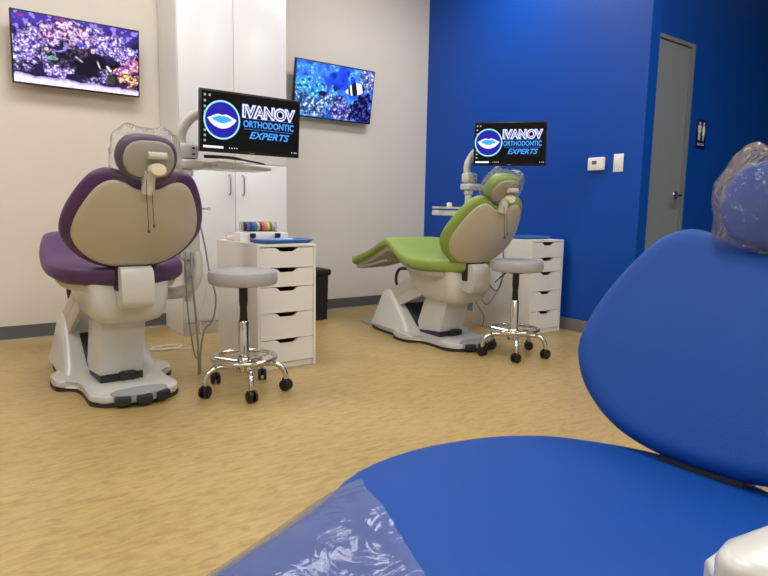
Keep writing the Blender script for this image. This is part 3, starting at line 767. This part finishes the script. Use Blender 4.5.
# ------------------------------------------------------------------ delivery units (pole, trays, hoses) beside two of the chairs
def W(P): return P
def delivery(ox, oy, th, label, dz=0, side_tray=True, left_arm=True, pole_top=1.15, tray_to=.42, box_low=True, mx=.12, my=-.15, sup=-.0):
    t = thing('delivery_unit', label, 'dental delivery unit', (ox, oy, 0), th)
    b = B(); tube(b, [(0, 0, .40), (0, 0, 1.10 + dz)], .026, 16, smooth=0); lathe(b, [(.026, 1.05 + dz), (.034, 1.055 + dz), (.034, 1.08 + dz), (.026, 1.085 + dz)], 20); obj('pole', b, M_plast, t)
    b = B(); tube(b, [(-.17 + sup, .10 + sup * .8, .44), (-.12 + sup * .7, .05 + sup * .5, .442), (-.05, .0, .45), (.01, -.035, .49), (.035, -.04, .58), (.03, -.03, .66)], [.034, .032, .03, .028, .026], 14); obj('support_arm', b, M_plast, t)
    if box_low:
        b = B(); box(b, -.05, .05, -.045, .05, .62, .90, .012, 3); u = obj('control_box', b, M_plast, t)
        b = B(); box(b, -.046, .046, -.05, -.043, .80, .806); obj('panel_seam', b, M_greyp, u, smooth=False)
        b = B(); tube(b, [(.04, -.02, .885), (.075, -.02, .885), (.10, -.02, .885)], .005, 8, smooth=0); lathe(b, [(0, -.008), (.009, -.008), (.009, .008), (0, .008)], 12, M=Matrix.Translation((.103, -.02, .885)) @ Matrix.Rotation(PI / 2, 4, 'X')); obj('lever', b, M_chrome, u)
    # head: arm plate, joint box, curved tube that carries the monitor
    b = B(); box(b, -.05, .085, -.05, .05, 1.085 + dz, 1.135 + dz, .016, 3); box(b, .0, .16, -.035, .035, 1.095 + dz, 1.13 + dz, .008, 2); obj('arm_joint', b, M_plast, t)
    b = B(); box(b, -.05, .058, -.04, .04, 1.136 + dz, 1.215 + dz, .02, 3); j = obj('joint_box', b, M_plast, t)
    for z in (1.16, 1.19):
        b = B(); box(b, .018, .032, -.0425, -.039, z - .004 + dz, z + .004 + dz); obj('screw', b, M_dark, j, smooth=False)
    b = B(); tube(b, [(-.022, 0, 1.20 + dz), (-.022, 0, 1.27 + dz), (mx * .1, my * .1, 1.335 + dz), (mx * .45, my * .4, 1.37 + dz), (mx, my, 1.375 + dz)], .026, 16); obj('monitor_arm', b, M_plast, t)
    # tray wedge to the right with a dark strip above it
    b = B(); P = [(.12, 1.092 + dz), (.12, 1.128 + dz), (tray_to, 1.108 + dz), (tray_to, 1.092 + dz)]
    a = [b.verts.new((x, -.12, z)) for x, z in P]; c = [b.verts.new((x, .12, z)) for x, z in P]
    b.faces.new(a); b.faces.new(c)
    for i in range(4): b.faces.new((a[i], a[(i + 1) % 4], c[(i + 1) % 4], c[i]))
    bmesh.ops.bevel(b, geom=b.edges[:], offset=.005, segments=2, profile=.5, affect='EDGES'); tr = obj('tray', b, M_plast, t)
    b = B(); tube(b, [(.06, -.10, 1.148 + dz), (.2, -.11, 1.148 + dz), (tray_to - .04, -.12, 1.126 + dz)], [.009, .008, .005, .003], 8, sx=1.0); obj('handpiece_bar', b, M_black, tr)
    return t
du = delivery(1.035, 3.13, -.02, 'white delivery unit with a tray and pole beside the purple chair', 0, mx=.15, my=-.178)
dg = delivery(3.205, 3.29, -.02, 'white delivery unit with a tray and pole beside the lime green chair', -.03, tray_to=.20, mx=.01, my=-.18, sup=-.17)
# round-ended side tray of the green unit
b = B(); ol = [(x, y) for x, y in [(-.03, -.04), (.03, -.04), (.03, .195)] + [(.0 + .055 * math.cos(a), .215 + .055 * math.sin(a)) for a in [R(k) for k in range(0, 181, 20)]] + [(-.03, .195)]]
Ms = Matrix.Translation((0, 0, .885)) @ Matrix.Rotation(R(50), 4, 'Z')
prism(b, ol, -.02, .018, .006, 3, M=Ms)
sa = obj('side_arm', b, M_plast, dg)
b = B(); prism(b, [(x * .9, y) for x, y in ol], .03, .045, .003, 2, M=Ms); obj('side_tray', b, M_plast, dg)
b = B(); lathe(b, [(0, .045), (.02, .045), (.02, .07), (.016, .076), (0, .078)], 20, M=Ms @ Matrix.Translation((0, .14, 0))); obj('tray_knob', b, M_ivory, dg)

def hose(name, P, r, m, label, cat='hose'):
    b = B(); tube(b, P, r, 8, 8)
    o = obj(name, b, m, du if name == 'supply_hose' else None)
    return o
# hoses of the purple chair's unit (unit-local coordinates)
def part_hose(parent, P, r, m, nm='supply_hose'):
    b = B(); tube(b, P, r, 8, 8); return obj(nm, b, m, parent)
part_hose(du, [(.0, -.05, .66), (-.01, -.09, .5), (.0, -.10, .33), (.01, -.09, .2), (.015, -.08, .06), (.02, -.06, .012)], .006, M_hose)
part_hose(du, [(-.03, -.05, .66), (-.04, -.08, .5), (-.035, -.09, .33), (-.01, -.09, .14), (.01, -.09, .10)], .0045, M_hose)
part_hose(du, [(.04, -.05, .84), (.06, -.08, .7), (.08, -.09, .55), (.11, -.09, .42), (.09, -.09, .30), (.05, -.08, .25), (.03, -.07, .14), (.03, -.06, .012)], .005, M_hose)
part_hose(du, [(.03, -.05, .64), (.07, -.06, .52), (.06, -.07, .42), (.03, -.08, .33), (.03, -.08, .24)], .0035, M_wcable)
part_hose(dg, [(.02, -.05, .66), (.06, -.12, .45), (.10, -.2, .32), (.16, -.2, .33), (.19, -.2, .42), (.195, -.18, .66), (.14, -.1, .9)], .0045, M_cable)
part_hose(dg, [(-.02, -.04, .62), (-.06, -.1, .40), (-.02, -.15, .22), (.06, -.15, .12), (.1, -.1, .02)], .004, M_hose)
b = B(); tube(b, [(.07, -.24, .38), (.19, -.26, .47)], [.004, .009], 8, smooth=0); obj('handpiece', b, M_black, dg)
part_hose(dg, [(.19, -.26, .47), (.20, -.2, .42), (.17, -.16, .28), (.10, -.12, .20), (.05, -.06, .40), (.02, -.04, .64)], .004, M_hose)

# white cable coil on the floor by the purple chair
P = []
for k in range(60):
    a = k / 60 * 2 * PI * 2.6
    P.append((1.10 + .10 * math.cos(a) + .012 * math.sin(3 * a), 3.80 + .05 * math.sin(a) + .008 * math.cos(5 * a), .004 + .0012 * k / 10))
P += [(1.16, 3.74, .006), (1.20, 3.72, .004), (1.25, 3.70, .004)]
b = B(); tube(b, P, .004, 8, 2); tag(obj('power_cable', b, M_wcable), 'white cable coiled on the floor before the tall cupboard', 'cable')

# white armrest on the near side of the blue chair
b = B(); prism(b, [(-.282, .41), (-.285, .433), (-.293, .446), (-.307, .451), (-.330, .442), (-.362, .415), (-.388, .34), (-.40, .0), (-.345, .0), (-.315, .24)], .566, .622, .012, 4); ar = obj('armrest', b, M_plast, chair_b, angle=50)
b = B(); prism(b, [(-.247, .33), (-.247, .36), (-.262, .378), (-.375, .365), (-.39, .0), (-.335, .0)], .535, .5655, .006, 3); obj('armrest_base', b, M_plast, ar)
b = B(); tube(b, [(-.385, .06, .545), (-.395, .06, .46), (-.38, .06, .36), (-.30, .06, .31), (-.16, .06, .31)], .024, 14); obj('armrest_post', b, M_plast, ar)

# clear film over the foot of the blue legrest
def seat_film():
    ox, oy, th = P_b; h = -.138
    S = [(.42, .6295, .259, .099), (.5, .626, .238, .094), (.6, .612, .210, .089), (.8, .572, .187, .084), (1.0, .532, .173, .094), (1.06, .516, .163, .094), (1.09, .51, .152, .084), (1.110, .504, .12, .07)]
    pts = catmull([(y, z, w) for y, z, w, tt in S], 8); ths = catmull([(tt, 0, 0) for *_, tt in S], 8)
    V = []; n = 44
    b = B(); rows = []
    for i, (p, q) in enumerate(zip(pts, ths)):
        row = []
        for k in range(n + 1):
            a = -R(25) + (PI + R(50)) * k / n
            ca, sa = math.cos(a), math.sin(a)
            ex = abs(ca) ** .55 * (1 if ca >= 0 else -1); ez = abs(sa) ** .62 * (1 if sa >= 0 else -1)
            y0 = p.x + (.085 * (1 - ex) + .003 * math.sin(k * .9)) * max(0, 1 - i / 12)
            nz = noise.fractal(Vector((ex * 3, y0 * 8, 1.3)), 1.0, 2.0, 3) * .0025
            dish = -.012 * (1 - ex ** 2) * (1 if sa > 0 else 0)
            row.append(b.verts.new(((p.z + .004 + nz) * ex, y0, p.y + h - q.x / 2 + ez * (q.x / 2 + .004 + nz) + dish)))
        rows.append(row)
    for a, c in zip(rows[:-1], rows[1:]):
        for k in range(n): b.faces.new((a[k], a[k + 1], c[k + 1], c[k]))
    tag(obj('legrest_cover', b, M_film, None, loc=(ox, oy, 0), rot=(0, 0, th), angle=60), 'clear plastic film stretched over the foot end of the blue seat', 'plastic cover')
seat_film()

# ------------------------------------------------------------------ wall fittings
t = thing('thermostat', 'white thermostat with a small grey display on the blue wall', 'thermostat', (WX + .002, 2.632, 1.252), R(-90))
b = B(); box(b, -.066, .066, -.028, 0, -.046, .046, .008, 3); obj('housing', b, M_cabwhite, t)
b = B(); box(b, -.028, .010, -.0295, -.027, -.004, .022, .001, 1); obj('display', b, mat('lcd_grey', srgb(90, 96, 86), .3), t, smooth=False)
t = thing('light_switch', 'white rocker light switch right of the thermostat', 'switch', (WX, 2.462, 1.252), R(-90))
b = B(); box(b, -.038, .038, -.006, 0, -.062, .062, .003, 2); obj('wall_plate', b, M_cabwhite, t)
b = B(); box(b, -.017, .017, -.011, -.005, -.034, .034, .002, 2); obj('rocker', b, M_cabwhite, t)
t = thing('restroom_sign', 'dark blue restroom sign with white figures beside the grey door', 'sign', (4.82, YD, 1.525))
b = B(); box(b, -.075, .075, -.006, 0, -.11, .11, .003, 2); pl = obj('sign_plate', b, mat('sign_navy', srgb(10, 22, 70), .35), t)
M_sw = mat('sign_white', srgb(235, 238, 245), .5)
def figure(x, dress):
    b = B()
    def poly(P): b.faces.new([b.verts.new((x + p[0], -.0068, p[1] + .015)) for p in P])
    poly([(.011 * math.cos(2 * PI * k / 14), .068 + .011 * math.sin(2 * PI * k / 14)) for k in range(14)])
    if dress: poly([(-.012, .053), (.012, .053), (.030, .005), (.022, .003), (.012, .025), (.022, -.022), (.010, -.022), (.010, -.06), (.002, -.06), (.002, -.022), (-.002, -.022), (-.002, -.06), (-.010, -.06), (-.010, -.022), (-.022, -.022), (-.012, .025), (-.022, .003), (-.030, .005)])
    else: poly([(-.020, .053), (.020, .053), (.024, .048), (.024, 0), (.017, 0), (.017, .035), (.014, .035), (.014, -.06), (.002, -.06), (.002, -.005), (-.002, -.005), (-.002, -.06), (-.014, -.06), (-.014, .035), (-.017, .035), (-.017, 0), (-.024, 0), (-.024, .048)])
    obj('pictogram', b, M_sw, pl, smooth=False)
figure(-.032, False); figure(.032, True)
b = text_bm('RESTROOM', .10, .018, .01); move(b, (0, -.0068, -.075)); obj('lettering', b, M_sw, pl, smooth=False)

# ------------------------------------------------------------------ camera
f, pitch, roll, yaw, hc_ = 598.52, .128042, .017801, .934325, .89003
cy, sy, cp, sp = math.cos(yaw), math.sin(yaw), math.cos(pitch), math.sin(pitch)
F = Vector((cy * cp, sy * cp, -sp)); Rv = Vector((sy, -cy, 0)); U = Rv.cross(F)
R2 = Rv * math.cos(roll) + U * math.sin(roll); U2 = -Rv * math.sin(roll) + U * math.cos(roll)
cam = bpy.data.cameras.new('camera'); co = bpy.data.objects.new('camera', cam); C.objects.link(co)
m = Matrix((R2, U2, -F)).transposed().to_4x4(); m.translation = (0, 0, hc_)
co.matrix_world = m
cam.sensor_width = 36; cam.lens = f / 768 * 36; cam.clip_start = .02
bpy.context.scene.camera = co

w = bpy.data.worlds.new('world'); bpy.context.scene.world = w; w.use_nodes = True
w.node_tree.nodes['Background'].inputs['Color'].default_value = (.9, .93, 1, 1); w.node_tree.nodes['Background'].inputs['Strength'].default_value = .15
sc = bpy.context.scene
sc.view_settings.view_transform = 'Standard'; sc.view_settings.look = 'None'; sc.view_settings.gamma = 1; sc.view_settings.exposure = .18
sc.cycles.max_bounces = 8; sc.cycles.transparent_max_bounces = 12
